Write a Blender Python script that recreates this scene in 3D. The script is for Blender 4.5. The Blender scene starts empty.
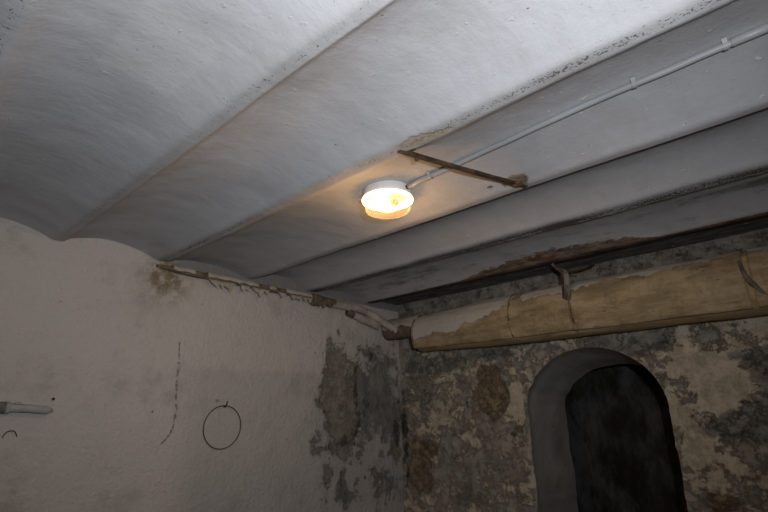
import bpy, bmesh, math, random
from mathutils import Vector, Matrix, noise

random.seed(7)
SC = bpy.context.scene
COL = SC.collection
ZO = 1.5                      # camera eye height above the floor
H = 0.83                      # beam soffits above the eye
WX = 3.108                    # arch wall plane
DY = 2.688                    # plastered wall plane
RIBS = [-2.51, -1.985, -1.46, -0.935, -0.41, 0.125, 0.641, 1.145, 1.703, 2.228, 2.737]
sin, cos, PI = math.sin, math.cos, math.pi


def clamp(v, a=0.0, b=1.0):
    return max(a, min(b, v))


def sst(a, b, x):
    t = clamp((x - a) / (b - a))
    return t * t * (3 - 2 * t)


def nz(x, y, z=0.0, s=1.0):
    return noise.noise(Vector((x * s, y * s, z * s)))


def fbm(x, y, z=0.0, s=1.0, o=4):
    return noise.fractal(Vector((x * s, y * s, z * s)), 1.0, 2.0, o)


# ------------------------------------------------------------------ materials
class NT:
    """small builder for node trees"""

    def __init__(self, name):
        self.m = bpy.data.materials.new(name)
        self.m.use_nodes = True
        self.t = self.m.node_tree
        self.t.nodes.clear()
        self.out = self.t.nodes.new('ShaderNodeOutputMaterial')
        self.co = None

    def n(self, kind, **kw):
        nd = self.t.nodes.new(kind)
        for k, v in kw.items():
            setattr(nd, k, v)
        return nd

    def link(self, a, b):
        self.t.links.new(a, b)

    def put(self, sock, v):
        if hasattr(v, 'is_output'):
            self.link(v, sock)
        elif isinstance(v, (tuple, list)) and len(v) == 3 and sock.type == 'RGBA':
            sock.default_value = (*v, 1)
        else:
            sock.default_value = v

    def coords(self, scale=(1, 1, 1), loc=(0, 0, 0), rot=(0, 0, 0)):
        if self.co is None:
            self.co = self.n('ShaderNodeTexCoord').outputs['Object']
        mp = self.n('ShaderNodeMapping')
        self.link(self.co, mp.inputs['Vector'])
        mp.inputs['Scale'].default_value = scale
        mp.inputs['Location'].default_value = loc
        mp.inputs['Rotation'].default_value = rot
        return mp.outputs[0]

    def noise(self, s, d=4, r=0.55, vec=None, dist=0.0):
        nd = self.n('ShaderNodeTexNoise')
        nd.inputs['Scale'].default_value = s
        nd.inputs['Detail'].default_value = d
        nd.inputs['Roughness'].default_value = r
        nd.inputs['Distortion'].default_value = dist
        self.link(vec if vec is not None else self.coords(), nd.inputs['Vector'])
        return nd.outputs['Fac']

    def cn(self, s, d=8, r=0.72, vec=None, lo=0.36, hi=0.64):
        return self.step(self.noise(s, d, r, vec), lo, hi)

    def vor(self, s, feature='F1', vec=None):
        nd = self.n('ShaderNodeTexVoronoi', feature=feature)
        nd.inputs['Scale'].default_value = s
        self.link(vec if vec is not None else self.coords(), nd.inputs['Vector'])
        return nd.outputs['Distance']

    def math(self, op, a, b=0.0, c=0.0):
        nd = self.n('ShaderNodeMath', operation=op)
        for i, v in enumerate((a, b, c)):
            self.put(nd.inputs[i], v)
        return nd.outputs[0]

    def step(self, x, a, b):
        nd = self.n('ShaderNodeMapRange', interpolation_type='SMOOTHSTEP')
        self.put(nd.inputs['Value'], x)
        nd.inputs['From Min'].default_value = a
        nd.inputs['From Max'].default_value = b
        return nd.outputs[0]

    def lin(self, x, a, b, c, d):
        nd = self.n('ShaderNodeMapRange')
        self.put(nd.inputs['Value'], x)
        for k, v in zip(('From Min', 'From Max', 'To Min', 'To Max'), (a, b, c, d)):
            nd.inputs[k].default_value = v
        return nd.outputs[0]

    def mix(self, f, a, b, mode='MIX'):
        nd = self.n('ShaderNodeMix', data_type='RGBA', blend_type=mode)
        self.put(nd.inputs[0], f)
        self.put(nd.inputs[6], a)
        self.put(nd.inputs[7], b)
        return nd.outputs[2]

    def attr(self, name):
        a = self.n('ShaderNodeAttribute', attribute_name=name)
        s = self.n('ShaderNodeSeparateColor')
        self.link(a.outputs['Color'], s.inputs[0])
        return s.outputs[0], s.outputs[1], s.outputs[2]

    def masked(self, m, nzs, amp=0.8, a=0.46, b=0.54):
        """soft mask m eaten into by a noise, then sharpened"""
        v = self.math('MULTIPLY_ADD', self.math('SUBTRACT', nzs, 0.5), amp, m)
        return self.step(v, a, b)

    def bump(self, h, dist=0.01, strength=1.0, prev=None):
        b = self.n('ShaderNodeBump')
        b.inputs['Distance'].default_value = dist
        b.inputs['Strength'].default_value = strength
        self.put(b.inputs['Height'], h)
        if prev is not None:
            self.link(prev, b.inputs['Normal'])
        return b.outputs[0]

    def done(self, color, rough=0.9, normal=None, metal=0.0, spec=0.25, **kw):
        p = self.n('ShaderNodeBsdfPrincipled')
        self.put(p.inputs['Base Color'], color)
        self.put(p.inputs['Roughness'], rough)
        self.put(p.inputs['Metallic'], metal)
        self.put(p.inputs['Specular IOR Level'], spec)
        for k, v in kw.items():
            self.put(p.inputs[k.replace('_', ' ')], v)
        if normal is not None:
            self.link(normal, p.inputs['Normal'])
        self.link(p.outputs[0], self.out.inputs[0])
        return self.m


def mat_ceiling():
    t = NT('limewashed_vault')
    dirt, rust, speck = t.attr('m1')
    loss, stain, patch = t.attr('m2')
    base = t.mix(t.noise(2.2, 5), (0.475, 0.49, 0.52), (0.595, 0.61, 0.645))
    strokes = t.noise(1.0, 7, 0.66, t.coords((4, 17, 8), rot=(0, 0, 0.2)), 0.6)
    base = t.mix(t.step(strokes, 0.36, 0.72), base, t.mix(0.14, base, (0.30, 0.295, 0.30)))
    blot = t.step(t.noise(3.4, 7, 0.62, t.coords((0.8, 1.3, 1), (9, 1, 0))), 0.42, 0.68)
    base = t.mix(blot, base, t.mix(0.24, base, (0.27, 0.26, 0.255)))
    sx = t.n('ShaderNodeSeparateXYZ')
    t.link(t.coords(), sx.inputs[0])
    tone = t.step(sx.outputs['X'], 1.08, 1.22)  # greys the right-hand bays: weaker light there put into the colour
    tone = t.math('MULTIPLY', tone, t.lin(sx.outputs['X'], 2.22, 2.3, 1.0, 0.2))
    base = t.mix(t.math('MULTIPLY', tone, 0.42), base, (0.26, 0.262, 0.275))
    # trowelled repair
    pn = t.masked(patch, t.noise(9, 3), 0.5, 0.4, 0.6)
    base = t.mix(t.math('MULTIPLY', pn, 0.28), base, (0.66, 0.65, 0.63))
    # dirty runs
    sn = t.math('MULTIPLY', stain, t.step(t.noise(7, 6, 0.6, t.coords((1, 0.5, 1))), 0.3, 0.65))
    base = t.mix(t.math('MULTIPLY', sn, 0.8), base, (0.20, 0.17, 0.135))
    # grey mortar showing where the wash is thin
    mott = t.mix(t.cn(11, 9, 0.74), (0.10, 0.10, 0.102), (0.28, 0.28, 0.28))
    dm = t.masked(dirt, t.noise(7, 9, 0.74, t.coords((1.6, 0.8, 1))), 1.5, 0.36, 0.68)
    base = t.mix(t.math('MULTIPLY', dm, 0.85), base, mott)
    full = t.step(dirt, 0.8, 1.0)
    bare = t.mix(t.step(t.noise(14, 9, 0.72, t.coords((2, 0.45, 1))), 0.35, 0.68), (0.07, 0.068, 0.066), (0.23, 0.22, 0.205))
    base = t.mix(full, base, bare)
    # plaster broken off
    ln = t.masked(loss, t.noise(22, 4), 0.7)
    base = t.mix(ln, base, t.mix(t.noise(40, 4), (0.30, 0.26, 0.20), (0.50, 0.47, 0.41)))
    # rust bleeding
    rcol = t.mix(t.cn(22, 8, 0.74, t.coords((1, 0.4, 1))), (0.10, 0.075, 0.055), (0.29, 0.235, 0.18))
    rcol = t.mix(t.step(t.noise(9, 3, 0.5, t.coords((1, 0.5, 1), (4, 0, 0))), 0.56, 0.68), rcol, (0.15, 0.065, 0.034))
    rn = t.masked(rust, t.noise(19, 9, 0.72, t.coords((1, 0.7, 1))), 0.95, 0.46, 0.54)
    base = t.mix(rn, base, rcol)
    # pits and soot specks along the beams, plus a painted shade line at the edges
    sp = t.noise(170, 4, 0.62, t.coords((1, 0.75, 1)))
    pit = t.step(t.math('ADD', t.math('MULTIPLY', speck, 0.31), sp), 0.765, 0.84)
    rare = t.step(t.vor(9.0), 0.036, 0.02)
    pit = t.math('MAXIMUM', pit, t.math('MULTIPLY', rare, 0.7))
    base = t.mix(t.math('MULTIPLY', pit, 0.85), base, (0.05, 0.04, 0.03))
    tiny = t.step(t.noise(75, 4, 0.6, t.coords((1, 1, 1), (6, 1, 2))), 0.685, 0.73)
    base = t.mix(t.math('MULTIPLY', tiny, 0.6), base, (0.12, 0.105, 0.09))
    # bump
    h = t.math('MULTIPLY_ADD', strokes, 0.45, t.math('MULTIPLY', t.noise(22, 8, 0.68), 0.75))
    h = t.math('SUBTRACT', h, t.math('MULTIPLY', pit, 0.8))
    h = t.math('MULTIPLY_ADD', ln, -0.9, h)
    fleck = t.step(t.noise(34, 5, 0.6, t.coords((1, 0.8, 1), (3, 1, 0))), 0.66, 0.70)
    base = t.mix(t.math('MULTIPLY', fleck, 0.6), base, (0.66, 0.65, 0.64))
    h = t.math('MULTIPLY_ADD', fleck, 0.7, h)
    nrm = t.bump(h, 0.008, 0.45)
    return t.done(base, 0.85, nrm, spec=0.2)


def mat_white_wall():
    t = NT('old_white_plaster')
    peel, grey, dark = t.attr('m1')
    crack, stain, low = t.attr('m2')
    base = t.mix(t.noise(1.8, 5), (0.52, 0.48, 0.445), (0.61, 0.565, 0.525))
    base = t.mix(t.step(t.noise(5, 7, 0.65), 0.5, 0.8), base, (0.41, 0.38, 0.35))
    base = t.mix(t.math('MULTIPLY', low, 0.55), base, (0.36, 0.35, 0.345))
    sn = t.math('MULTIPLY', stain, t.step(t.noise(15, 8, 0.7), 0.36, 0.6))
    base = t.mix(t.math('MULTIPLY', sn, 0.85), base, (0.19, 0.14, 0.065))
    sx = t.n('ShaderNodeSeparateXYZ')
    t.link(t.coords(), sx.inputs[0])
    cres = t.math('MULTIPLY', t.step(sx.outputs['Z'], 0.797, 0.812), t.step(sx.outputs['X'], 1.15, 1.24))  # shading between pipe and vault, painted as grey on the wall
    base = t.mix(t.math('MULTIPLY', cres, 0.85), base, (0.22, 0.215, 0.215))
    tiny = t.step(t.noise(70, 4, 0.62, t.coords((1, 1, 1), (6, 1, 2))), 0.67, 0.72)
    base = t.mix(t.math('MULTIPLY', tiny, 0.5), base, (0.16, 0.14, 0.125))
    # damp halo, then bare render
    nf = t.noise(9, 10, 0.73)
    halo = t.masked(peel, nf, 1.3, 0.15, 0.46)
    base = t.mix(t.math('MULTIPLY', halo, 0.28), base, (0.27, 0.25, 0.23))
    pm = t.masked(peel, nf, 2.5, 0.40, 0.72)
    bare = t.mix(t.cn(10, 10, 0.75), (0.15, 0.122, 0.092), (0.35, 0.305, 0.25))
    gcol = t.mix(t.cn(10, 10, 0.76, t.coords((1.3, 1, 0.6))), (0.10, 0.092, 0.085), (0.32, 0.295, 0.27))
    bare = t.mix(t.masked(grey, t.noise(6, 6, 0.65), 0.8, 0.35, 0.65), bare, gcol)
    base = t.mix(t.math('MULTIPLY', pm, 0.8), base, bare)
    dn = t.masked(dark, t.noise(17, 9, 0.76), 2.0, 0.40, 0.72)
    base = t.mix(t.math('MULTIPLY', dn, 0.8), base, (0.06, 0.048, 0.037))
    cn = t.masked(crack, t.noise(32, 5, 0.66), 1.5, 0.58, 0.7)
    base = t.mix(t.math('MULTIPLY', cn, 0.7), base, (0.13, 0.12, 0.115))
    sp = t.step(t.vor(11.0, vec=t.coords((1, 1, 0.8))), 0.07, 0.03)
    base = t.mix(t.math('MULTIPLY', sp, t.step(t.noise(3), 0.5, 0.6)), base, (0.10, 0.08, 0.07))
    h = t.math('MULTIPLY_ADD', t.noise(42, 4, 0.6), 0.75, t.math('MULTIPLY', t.noise(9, 5, 0.55), 0.9))
    h = t.math('MULTIPLY_ADD', pm, -1.1, h)
    h = t.math('MULTIPLY_ADD', t.math('MULTIPLY', pm, t.noise(55, 6, 0.7)), 0.9, h)
    return t.done(base, 0.9, t.bump(h, 0.014, 1.0), spec=0.2)


def mat_stone_wall():
    t = NT('flaking_limewash_on_rubble')
    lime, brown, dark = t.attr('m1')
    grey, reveal, rim = t.attr('m2')
    n1 = t.noise(7, 12, 0.78)
    base = t.mix(t.step(n1, 0.33, 0.66), (0.125, 0.117, 0.106), (0.36, 0.33, 0.29))
    base = t.mix(t.step(t.noise(3.1, 6, 0.6, t.coords((1, 1, 1), (5, 2, 1))), 0.45, 0.65), base,
                 t.mix(0.35, base, (0.235, 0.19, 0.135)))
    # limewash that still holds
    nl = t.noise(5.0, 13, 0.80, t.coords((1, 1, 1.15), (1, 7, 3)))
    lm = t.masked(lime, nl, 2.2, 0.44, 0.60)
    lcol = t.mix(t.cn(13, 9, 0.74), (0.31, 0.26, 0.195), (0.58, 0.50, 0.40))
    base = t.mix(t.math('MULTIPLY', lm, 0.8), base, lcol)
    # small bright flakes
    fl = t.step(t.noise(24, 8, 0.75, t.coords((1, 1, 1), (2, 2, 9))), 0.63, 0.70)
    base = t.mix(t.math('MULTIPLY', fl, 0.65), base, (0.47, 0.44, 0.39))
    gm = t.masked(grey, t.noise(9, 9, 0.72), 1.3, 0.42, 0.6)
    gcol = t.mix(t.cn(12, 9, 0.75, t.coords((1, 1, 1.6))), (0.105, 0.10, 0.092), (0.25, 0.235, 0.215))
    base = t.mix(t.math('MULTIPLY', gm, 0.88), base, gcol)
    rm = t.masked(rim, t.noise(17, 6, 0.65), 0.9, 0.46, 0.56)
    base = t.mix(t.math('MULTIPLY', rm, 0.8), base, t.mix(t.noise(20, 4), (0.32, 0.27, 0.2), (0.5, 0.45, 0.37)))
    bm_ = t.masked(brown, t.noise(11, 10, 0.74), 1.35, 0.44, 0.60)
    bcol = t.mix(t.cn(16, 10, 0.78), (0.12, 0.085, 0.052), (0.29, 0.22, 0.145))
    base = t.mix(t.math('MULTIPLY', bm_, 0.9), base, bcol)
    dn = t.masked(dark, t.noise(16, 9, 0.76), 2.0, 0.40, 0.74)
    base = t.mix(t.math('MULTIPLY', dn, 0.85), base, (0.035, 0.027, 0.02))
    # smoother cement inside the opening
    rcol = t.mix(t.noise(6, 7, 0.6), (0.18, 0.17, 0.157), (0.31, 0.295, 0.275))
    base = t.mix(reveal, base, rcol)
    pits = t.step(t.noise(48, 5, 0.7), 0.36, 0.28)
    base = t.mix(t.math('MULTIPLY', pits, 0.65), base, (0.03, 0.026, 0.022))
    base = t.mix(1.0, base, (1.42, 1.41, 1.38), 'MULTIPLY')
    h = t.math('MULTIPLY_ADD', n1, 1.5, t.math('MULTIPLY', lm, 0.55))
    h = t.math('MULTIPLY_ADD', t.noise(45, 7, 0.7), 0.9, h)
    h = t.math('MULTIPLY_ADD', bm_, -0.7, h)
    rough_h = t.math('MULTIPLY', h, t.lin(reveal, 0, 1, 1.0, 0.4))
    return t.done(base, 0.93, t.bump(rough_h, 0.014, 1.0), spec=0.15)


def mat_dark_stone():
    t = NT('damp_dark_stone')
    v = t.coords((1, 1, 0.45))
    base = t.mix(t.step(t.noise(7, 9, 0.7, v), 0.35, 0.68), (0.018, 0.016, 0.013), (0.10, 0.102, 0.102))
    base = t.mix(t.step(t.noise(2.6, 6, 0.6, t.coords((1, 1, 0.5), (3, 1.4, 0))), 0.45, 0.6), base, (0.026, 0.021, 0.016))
    return t.done(base, 0.85, t.bump(t.noise(12, 8, 0.65), 0.02, 0.7), spec=0.25)


def mat_simple(name, c1, c2, scale=8, rough=0.8, metal=0.0, bump=0.003, stretch=(1, 1, 1), detail=6, spec=0.3, dirt=None):
    t = NT(name)
    v = t.coords(stretch)
    base = t.mix(t.step(t.noise(scale, detail, 0.65, v), 0.32, 0.68), c1, c2)
    if dirt:
        col, lo, hi, s = dirt
        base = t.mix(t.step(t.noise(s, 6, 0.68, t.coords(stretch, (3, 5, 2))), lo, hi), base, col)
    nrm = t.bump(t.noise(scale * 5, 5, 0.6, v), bump, 0.7) if bump else None
    return t.done(base, rough, nrm, metal, spec)


def mat_jacket():
    t = NT('aged_yellow_pipe_wrapping')
    wash, dark, crease = t.attr('m1')
    base = t.mix(t.cn(6, 8, 0.7, t.coords((1, 0.7, 2))), (0.28, 0.205, 0.115), (0.45, 0.345, 0.21))
    base = t.mix(t.step(t.noise(10, 8, 0.7, t.coords((1, 0.5, 2.2), (2, 0, 1))), 0.52, 0.72), base, (0.165, 0.12, 0.072))
    base = t.mix(t.math('MULTIPLY', t.step(t.noise(4.5, 9, 0.72, t.coords((1, 1.3, 0.5), (4, 4, 0))), 0.48, 0.66), 0.6), base, (0.13, 0.095, 0.06))
    base = t.mix(t.step(t.noise(28, 4, 0.7, t.coords((1, 0.6, 3))), 0.63, 0.7), base, (0.10, 0.07, 0.04))
    wn = t.masked(wash, t.noise(13, 7, 0.68, t.coords((1, 1.6, 0.8))), 0.9, 0.47, 0.53)
    wcol = t.mix(t.noise(9, 7, 0.66), (0.45, 0.41, 0.36), (0.62, 0.58, 0.52))
    base = t.mix(t.math('MULTIPLY', wn, 0.9), base, wcol)
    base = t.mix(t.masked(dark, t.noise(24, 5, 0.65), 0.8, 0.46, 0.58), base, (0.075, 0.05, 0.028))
    h = t.math('MULTIPLY_ADD', t.noise(26, 6, 0.65, t.coords((1, 0.8, 1.3))), 0.6, t.math('MULTIPLY', wn, 0.45))
    return t.done(base, 0.85, t.bump(h, 0.013, 1.0), spec=0.2)


M = {}
M['ceiling'] = mat_ceiling()
M['white'] = mat_white_wall()
M['stone'] = mat_stone_wall()
M['dark_stone'] = mat_dark_stone()
M['jacket'] = mat_jacket()
M['tan'] = mat_simple('tan_wrapping_lining', (0.36, 0.25, 0.125), (0.50, 0.365, 0.20), 9, 0.85, 0, 0.004, (1, 0.3, 1), dirt=((0.2, 0.13, 0.065), 0.55, 0.7, 12))
M['floor'] = mat_simple('worn_concrete', (0.16, 0.155, 0.145), (0.26, 0.25, 0.235), 3, 0.9, 0, 0.006)
M['rear'] = mat_simple('rear_white_plaster', (0.42, 0.40, 0.38), (0.50, 0.48, 0.46), 3, 0.9, 0, 0.006)
M['iron'] = mat_simple('rusted_iron', (0.022, 0.015, 0.011), (0.085, 0.05, 0.03), 22, 0.8, 0.1, 0.004, (1, 0.4, 1), dirt=((0.15, 0.06, 0.025), 0.57, 0.68, 14))
M['bar'] = mat_simple('brown_rusted_flat_bar', (0.025, 0.018, 0.013), (0.085, 0.06, 0.04), 30, 0.8, 0.1, 0.003, (1, 1, 1), dirt=((0.15, 0.07, 0.03), 0.56, 0.68, 18))
M['rustflake'] = mat_simple('red_rust_flakes', (0.07, 0.035, 0.02), (0.22, 0.11, 0.05), 40, 0.9, 0, 0.006)
M['conduit'] = mat_simple('grey_painted_conduit', (0.23, 0.245, 0.26), (0.30, 0.315, 0.335), 12, 0.45, 0, 0.0008, (1, 0.3, 1), spec=0.45)
M['paintpipe'] = mat_simple('dirty_white_paint', (0.33, 0.29, 0.24), (0.50, 0.45, 0.39), 14, 0.75, 0, 0.004, dirt=((0.14, 0.10, 0.065), 0.58, 0.66, 13))
M['brownwrap'] = mat_simple('brown_pipe_wrapping', (0.10, 0.075, 0.05), (0.22, 0.17, 0.12), 22, 0.9, 0, 0.006)
M['paper'] = mat_simple('painted_paper_scraps', (0.37, 0.33, 0.275), (0.50, 0.46, 0.40), 20, 0.85, 0, 0.003, dirt=((0.18, 0.135, 0.09), 0.6, 0.68, 24))
M['strap'] = mat_simple('grimy_hanger_iron', (0.05, 0.04, 0.032), (0.26, 0.235, 0.2), 24, 0.75, 0.1, 0.004, (1, 1, 0.5))
M['wire'] = mat_simple('dark_wire', (0.035, 0.033, 0.032), (0.07, 0.065, 0.06), 40, 0.6, 0.4, 0)
M['stub'] = mat_simple('limewashed_stub_pipe', (0.36, 0.345, 0.325), (0.47, 0.45, 0.43), 20, 0.85, 0, 0.005, (0.6, 1, 1), dirt=((0.10, 0.09, 0.08), 0.56, 0.64, 22))
M['collar'] = mat_simple('dirty_collar', (0.12, 0.11, 0.10), (0.24, 0.22, 0.2), 30, 0.85, 0, 0.004)
M['porcelain'] = mat_simple('white_lamp_base', (0.66, 0.665, 0.68), (0.72, 0.725, 0.74), 6, 0.4, 0, 0, spec=0.45)
M['inner'] = mat_simple('warm_reflector', (0.42, 0.35, 0.26), (0.52, 0.44, 0.33), 8, 0.35, 0, 0, spec=0.4)
M['holder'] = mat_simple('brown_lamp_holder', (0.20, 0.13, 0.07), (0.28, 0.19, 0.11), 20, 0.5, 0, 0)
M['gold'] = mat_simple('amber_glass_edge', (0.42, 0.27, 0.10), (0.52, 0.35, 0.14), 20, 0.4, 0, 0)
M['black'] = mat_simple('black_rubber', (0.015, 0.015, 0.015), (0.03, 0.03, 0.03), 30, 0.6, 0, 0)


def mat_glass():
    t = NT('ribbed_lamp_glass')
    wv = t.n('ShaderNodeTexWave', wave_type='BANDS', bands_direction='X')
    t.link(t.coords((1, 0.25, 1), rot=(0, 0, 0.6)), wv.inputs['Vector'])
    wv.inputs['Scale'].default_value = 28
    wv.inputs['Distortion'].default_value = 1.5
    nrm = t.bump(wv.outputs['Fac'], 0.004, 0.5)
    lw = t.n('ShaderNodeLayerWeight')
    lw.inputs['Blend'].default_value = 0.35
    tr = t.n('ShaderNodeBsdfTransparent')
    tr.inputs[0].default_value = (1.0, 0.95, 0.86, 1)
    gl = t.n('ShaderNodeBsdfGlossy')
    gl.inputs['Roughness'].default_value = 0.18
    gl.inputs['Color'].default_value = (1, 0.97, 0.9, 1)
    t.link(nrm, gl.inputs['Normal'])
    df = t.n('ShaderNodeBsdfTranslucent')
    df.inputs['Color'].default_value = (0.95, 0.80, 0.55, 1)
    a = t.n('ShaderNodeMixShader')
    t.put(a.inputs[0], t.lin(wv.outputs['Fac'], 0, 1, 0.03, 0.12))
    t.link(tr.outputs[0], a.inputs[1])
    t.link(df.outputs[0], a.inputs[2])
    b = t.n('ShaderNodeMixShader')
    t.put(b.inputs[0], t.lin(lw.outputs['Facing'], 0, 1, 0.03, 0.45))
    t.link(a.outputs[0], b.inputs[1])
    t.link(gl.outputs[0], b.inputs[2])
    em = t.n('ShaderNodeEmission')
    em.inputs[0].default_value = (1.0, 0.66, 0.33, 1)
    t.put(em.inputs[1], t.lin(wv.outputs['Fac'], 0, 1, 0.0, 0.10))
    ad = t.n('ShaderNodeAddShader')
    t.link(b.outputs[0], ad.inputs[0])
    t.link(em.outputs[0], ad.inputs[1])
    t.link(ad.outputs[0], t.out.inputs[0])
    return t.m


def mat_emit(name, col, s):
    t = NT(name)
    e = t.n('ShaderNodeEmission')
    e.inputs[0].default_value = (*col, 1)
    e.inputs[1].default_value = s
    t.link(e.outputs[0], t.out.inputs[0])
    return t.m


M['glass'] = mat_glass()
M['rim'] = mat_emit('lit_glass_rim', (1.0, 0.72, 0.42), 6.0)
M['bulb'] = mat_emit('frosted_bulb_glow', (1.0, 0.72, 0.40), 11.0)


# ------------------------------------------------------------------ mesh helpers
def link(name, me, mats, parent=None, smooth=True):
    o = bpy.data.objects.new(name, me)
    for m in (mats if isinstance(mats, (list, tuple)) else [mats]):
        me.materials.append(m)
    if smooth:
        for p in me.polygons:
            p.use_smooth = True
    COL.objects.link(o)
    if parent is not None:
        o.parent = parent
        o.matrix_parent_inverse = Matrix.Translation(-parent.location)
    return o


def raw(name, verts, faces, mats, parent=None, smooth=True, attrs=None):
    me = bpy.data.meshes.new(name)
    me.from_pydata(verts, [], faces)
    me.validate()
    me.update()
    if attrs:
        for an, data in attrs.items():
            a = me.attributes.new(an, 'FLOAT_COLOR', 'POINT')
            flat = []
            for r in data:
                flat += [r[0], r[1], r[2], 1.0]
            a.data.foreach_set('color', flat)
    return link(name, me, mats, parent, smooth)


def grid(name, us, vs, f, mats, parent=None, attr=None, flip=False):
    """f(u,v)->(x,y,z); attr(u,v,p)->((r,g,b),(r,g,b))"""
    V, A1, A2, F = [], [], [], []
    nu, nv = len(us), len(vs)
    for u in us:
        for v in vs:
            p = f(u, v)
            V.append(p)
            if attr:
                a = attr(u, v, p)
                A1.append(a[0])
                A2.append(a[1])
    for i in range(nu - 1):
        for j in range(nv - 1):
            q = (i * nv + j, (i + 1) * nv + j, (i + 1) * nv + j + 1, i * nv + j + 1)
            F.append(q[::-1] if flip else q)
    return raw(name, V, F, mats, parent, True, {'m1': A1, 'm2': A2} if attr else None)


def lins(a, b, n):
    return [a + (b - a) * i / (n - 1) for i in range(n)]


def tube_data(path, radii, seg=16, caps=True, wob=0.0, seed=0.0):
    """verts and faces of a tube along a polyline"""
    P = [Vector(p) for p in path]
    V, F = [], []
    up = Vector((0, 0, 1))
    prevn = None
    for i, p in enumerate(P):
        d = (P[min(i + 1, len(P) - 1)] - P[max(i - 1, 0)]).normalized()
        if prevn is None:
            n = d.cross(up)
            if n.length < 1e-3:
                n = d.cross(Vector((0, 1, 0)))
            n.normalize()
        else:
            n = (prevn - d * prevn.dot(d)).normalized()
        prevn = n
        b = d.cross(n)
        r = radii[i] if isinstance(radii, (list, tuple)) else radii
        for k in range(seg):
            a = 2 * PI * k / seg
            rr = r
            q = p + n * cos(a) * r + b * sin(a) * r
            if wob:
                rr = r * (1 + wob * fbm(q.x + seed, q.y, q.z, 18, 3))
                q = p + n * cos(a) * rr + b * sin(a) * rr
            V.append(tuple(q))
    for i in range(len(P) - 1):
        for k in range(seg):
            k2 = (k + 1) % seg
            F.append((i * seg + k, i * seg + k2, (i + 1) * seg + k2, (i + 1) * seg + k))
    if caps:
        F.append(tuple(range(seg))[::-1])
        F.append(tuple((len(P) - 1) * seg + k for k in range(seg)))
    return V, F


def tube(name, path, radii, mat, parent=None, seg=16, caps=True, wob=0.0, seed=0.0):
    V, F = tube_data(path, radii, seg, caps, wob, seed)
    return raw(name, V, F, mat, parent)


def dense(path, step=0.03):
    out = []
    for a, b in zip(path[:-1], path[1:]):
        a, b = Vector(a), Vector(b)
        n = max(1, int((b - a).length / step))
        out += [tuple(a.lerp(b, i / n)) for i in range(n)]
    return out + [tuple(path[-1])]


def smooth_path(path, it=2):
    P = [Vector(p) for p in path]
    for _ in range(it):
        Q = [P[0]]
        for a, b in zip(P[:-1], P[1:]):
            Q += [a.lerp(b, 0.25), a.lerp(b, 0.75)]
        P = Q + [P[-1]]
    return [tuple(p) for p in P]


def lathe(name, prof, c, mat, parent=None, seg=64):
    """prof: (radius, z) about a vertical axis at c"""
    V, F = [], []
    for r, z in prof:
        for k in range(seg):
            a = 2 * PI * k / seg
            V.append((c[0] + r * cos(a), c[1] + r * sin(a), c[2] + z))
    for i in range(len(prof) - 1):
        for k in range(seg):
            k2 = (k + 1) % seg
            F.append((i * seg + k, i * seg + k2, (i + 1) * seg + k2, (i + 1) * seg + k))
    return raw(name, V, F, mat, parent)


def solid(o, th, off=0.0):
    m = o.modifiers.new('thick', 'SOLIDIFY')
    m.thickness = th
    m.offset = off
    return o


def empty(name, loc, label, cat, group=None):
    o = bpy.data.objects.new(name, None)
    COL.objects.link(o)
    o.location = loc
    o.empty_display_size = 0.05
    return tag(o, label, cat, group)


def tag(o, label, cat, group=None):
    o['label'] = label
    o['category'] = cat
    if group:
        o['group'] = group
    return o


def struct(o):
    o['kind'] = 'structure'
    return o


# ------------------------------------------------------------------ the setting
RISE = {0: 0.055, 1: 0.052, 2: 0.042, 3: 0.066, 4: 0.036, 5: 0.045}
HALF = {5: 0.03, 6: 0.04, 7: 0.045, 8: 0.03, 9: 0.085, 10: 0.02}
FIL = {5: 0.06, 6: 0.03, 7: 0.06, 8: 0.035, 9: 0.015}
STEP = {5: 0.006, 6: 0.010, 7: 0.007, 8: 0.003, 9: 0.010, 10: 0.006}


def vault_z(x, y):
    ribs = RIBS
    z = H
    if x >= ribs[-1] + 0.02:
        z = H + 0.012 + 0.02 * sst(ribs[-1] + 0.02, 2.9, x)
    else:
        k = 0
        for i, r in enumerate(ribs):
            if x >= r:
                k = i
        if x < ribs[0]:
            return H
        a = ribs[k]                         # far edge of the near beam
        b = ribs[min(k + 1, len(ribs) - 1)]
        hw = HALF.get(k + 1, 0.04)
        b0 = b - hw                         # soffit of the next beam starts here
        if x < b0:
            t = (x - a) / (b0 - a)
            rise = RISE.get(k - 5, 0.045)
            if k == 7:
                rise = 0.062 - 0.034 * sst(0.3, 1.15, y) + 0.014 * sst(1.4, 1.9, y)
            s = STEP.get(k, 0.008)
            e = rise * (1 - abs(2 * t - 1) ** 2.0)
            wa = FIL.get(k, 0.03)
            S = 0.15 + 0.85 * sst(-0.02, wa, x - a)
            S *= 0.3 + 0.7 * sst(-0.02, 0.035, b0 - x)
            z = H + e * S + s * (1 - t) * sst(0.0, wa, x - a)
        else:
            z = H
    # hand-made unevenness; chipped lip on the fourth beam
    z += 0.0045 * nz(x, y, 0, 2.3) + 0.002 * nz(x, y, 3, 9)
    d = abs(x - 2.215)
    if d < 0.035 and x <= 2.228:
        z += 0.006 * (fbm(x, y, 1, 30, 3)) * (1 - d / 0.035)
    return z


def rust_field(x, y):
    v = 0.0
    if 0.5 < y < 1.95 and 2.5 < x < 2.76:
        t = (y - 0.55) / 1.32
        w = 0.16 * max(0.0, sin(PI * clamp(t))) ** 0.8 * (0.7 + 0.5 * (1 - t))
        v = max(v, 0.95 - 0.5 * (2.745 - x) / max(w, 1e-3))
    for cx, cy, r in ((1.635, 0.80, 0.042), (1.618, 0.902, 0.010), (1.17, 0.935, 0.022)):
        d = math.hypot((x - cx), (y - cy) * 0.8)
        v = max(v, 1.0 - 0.5 * d / r)
    return clamp(v)


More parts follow.
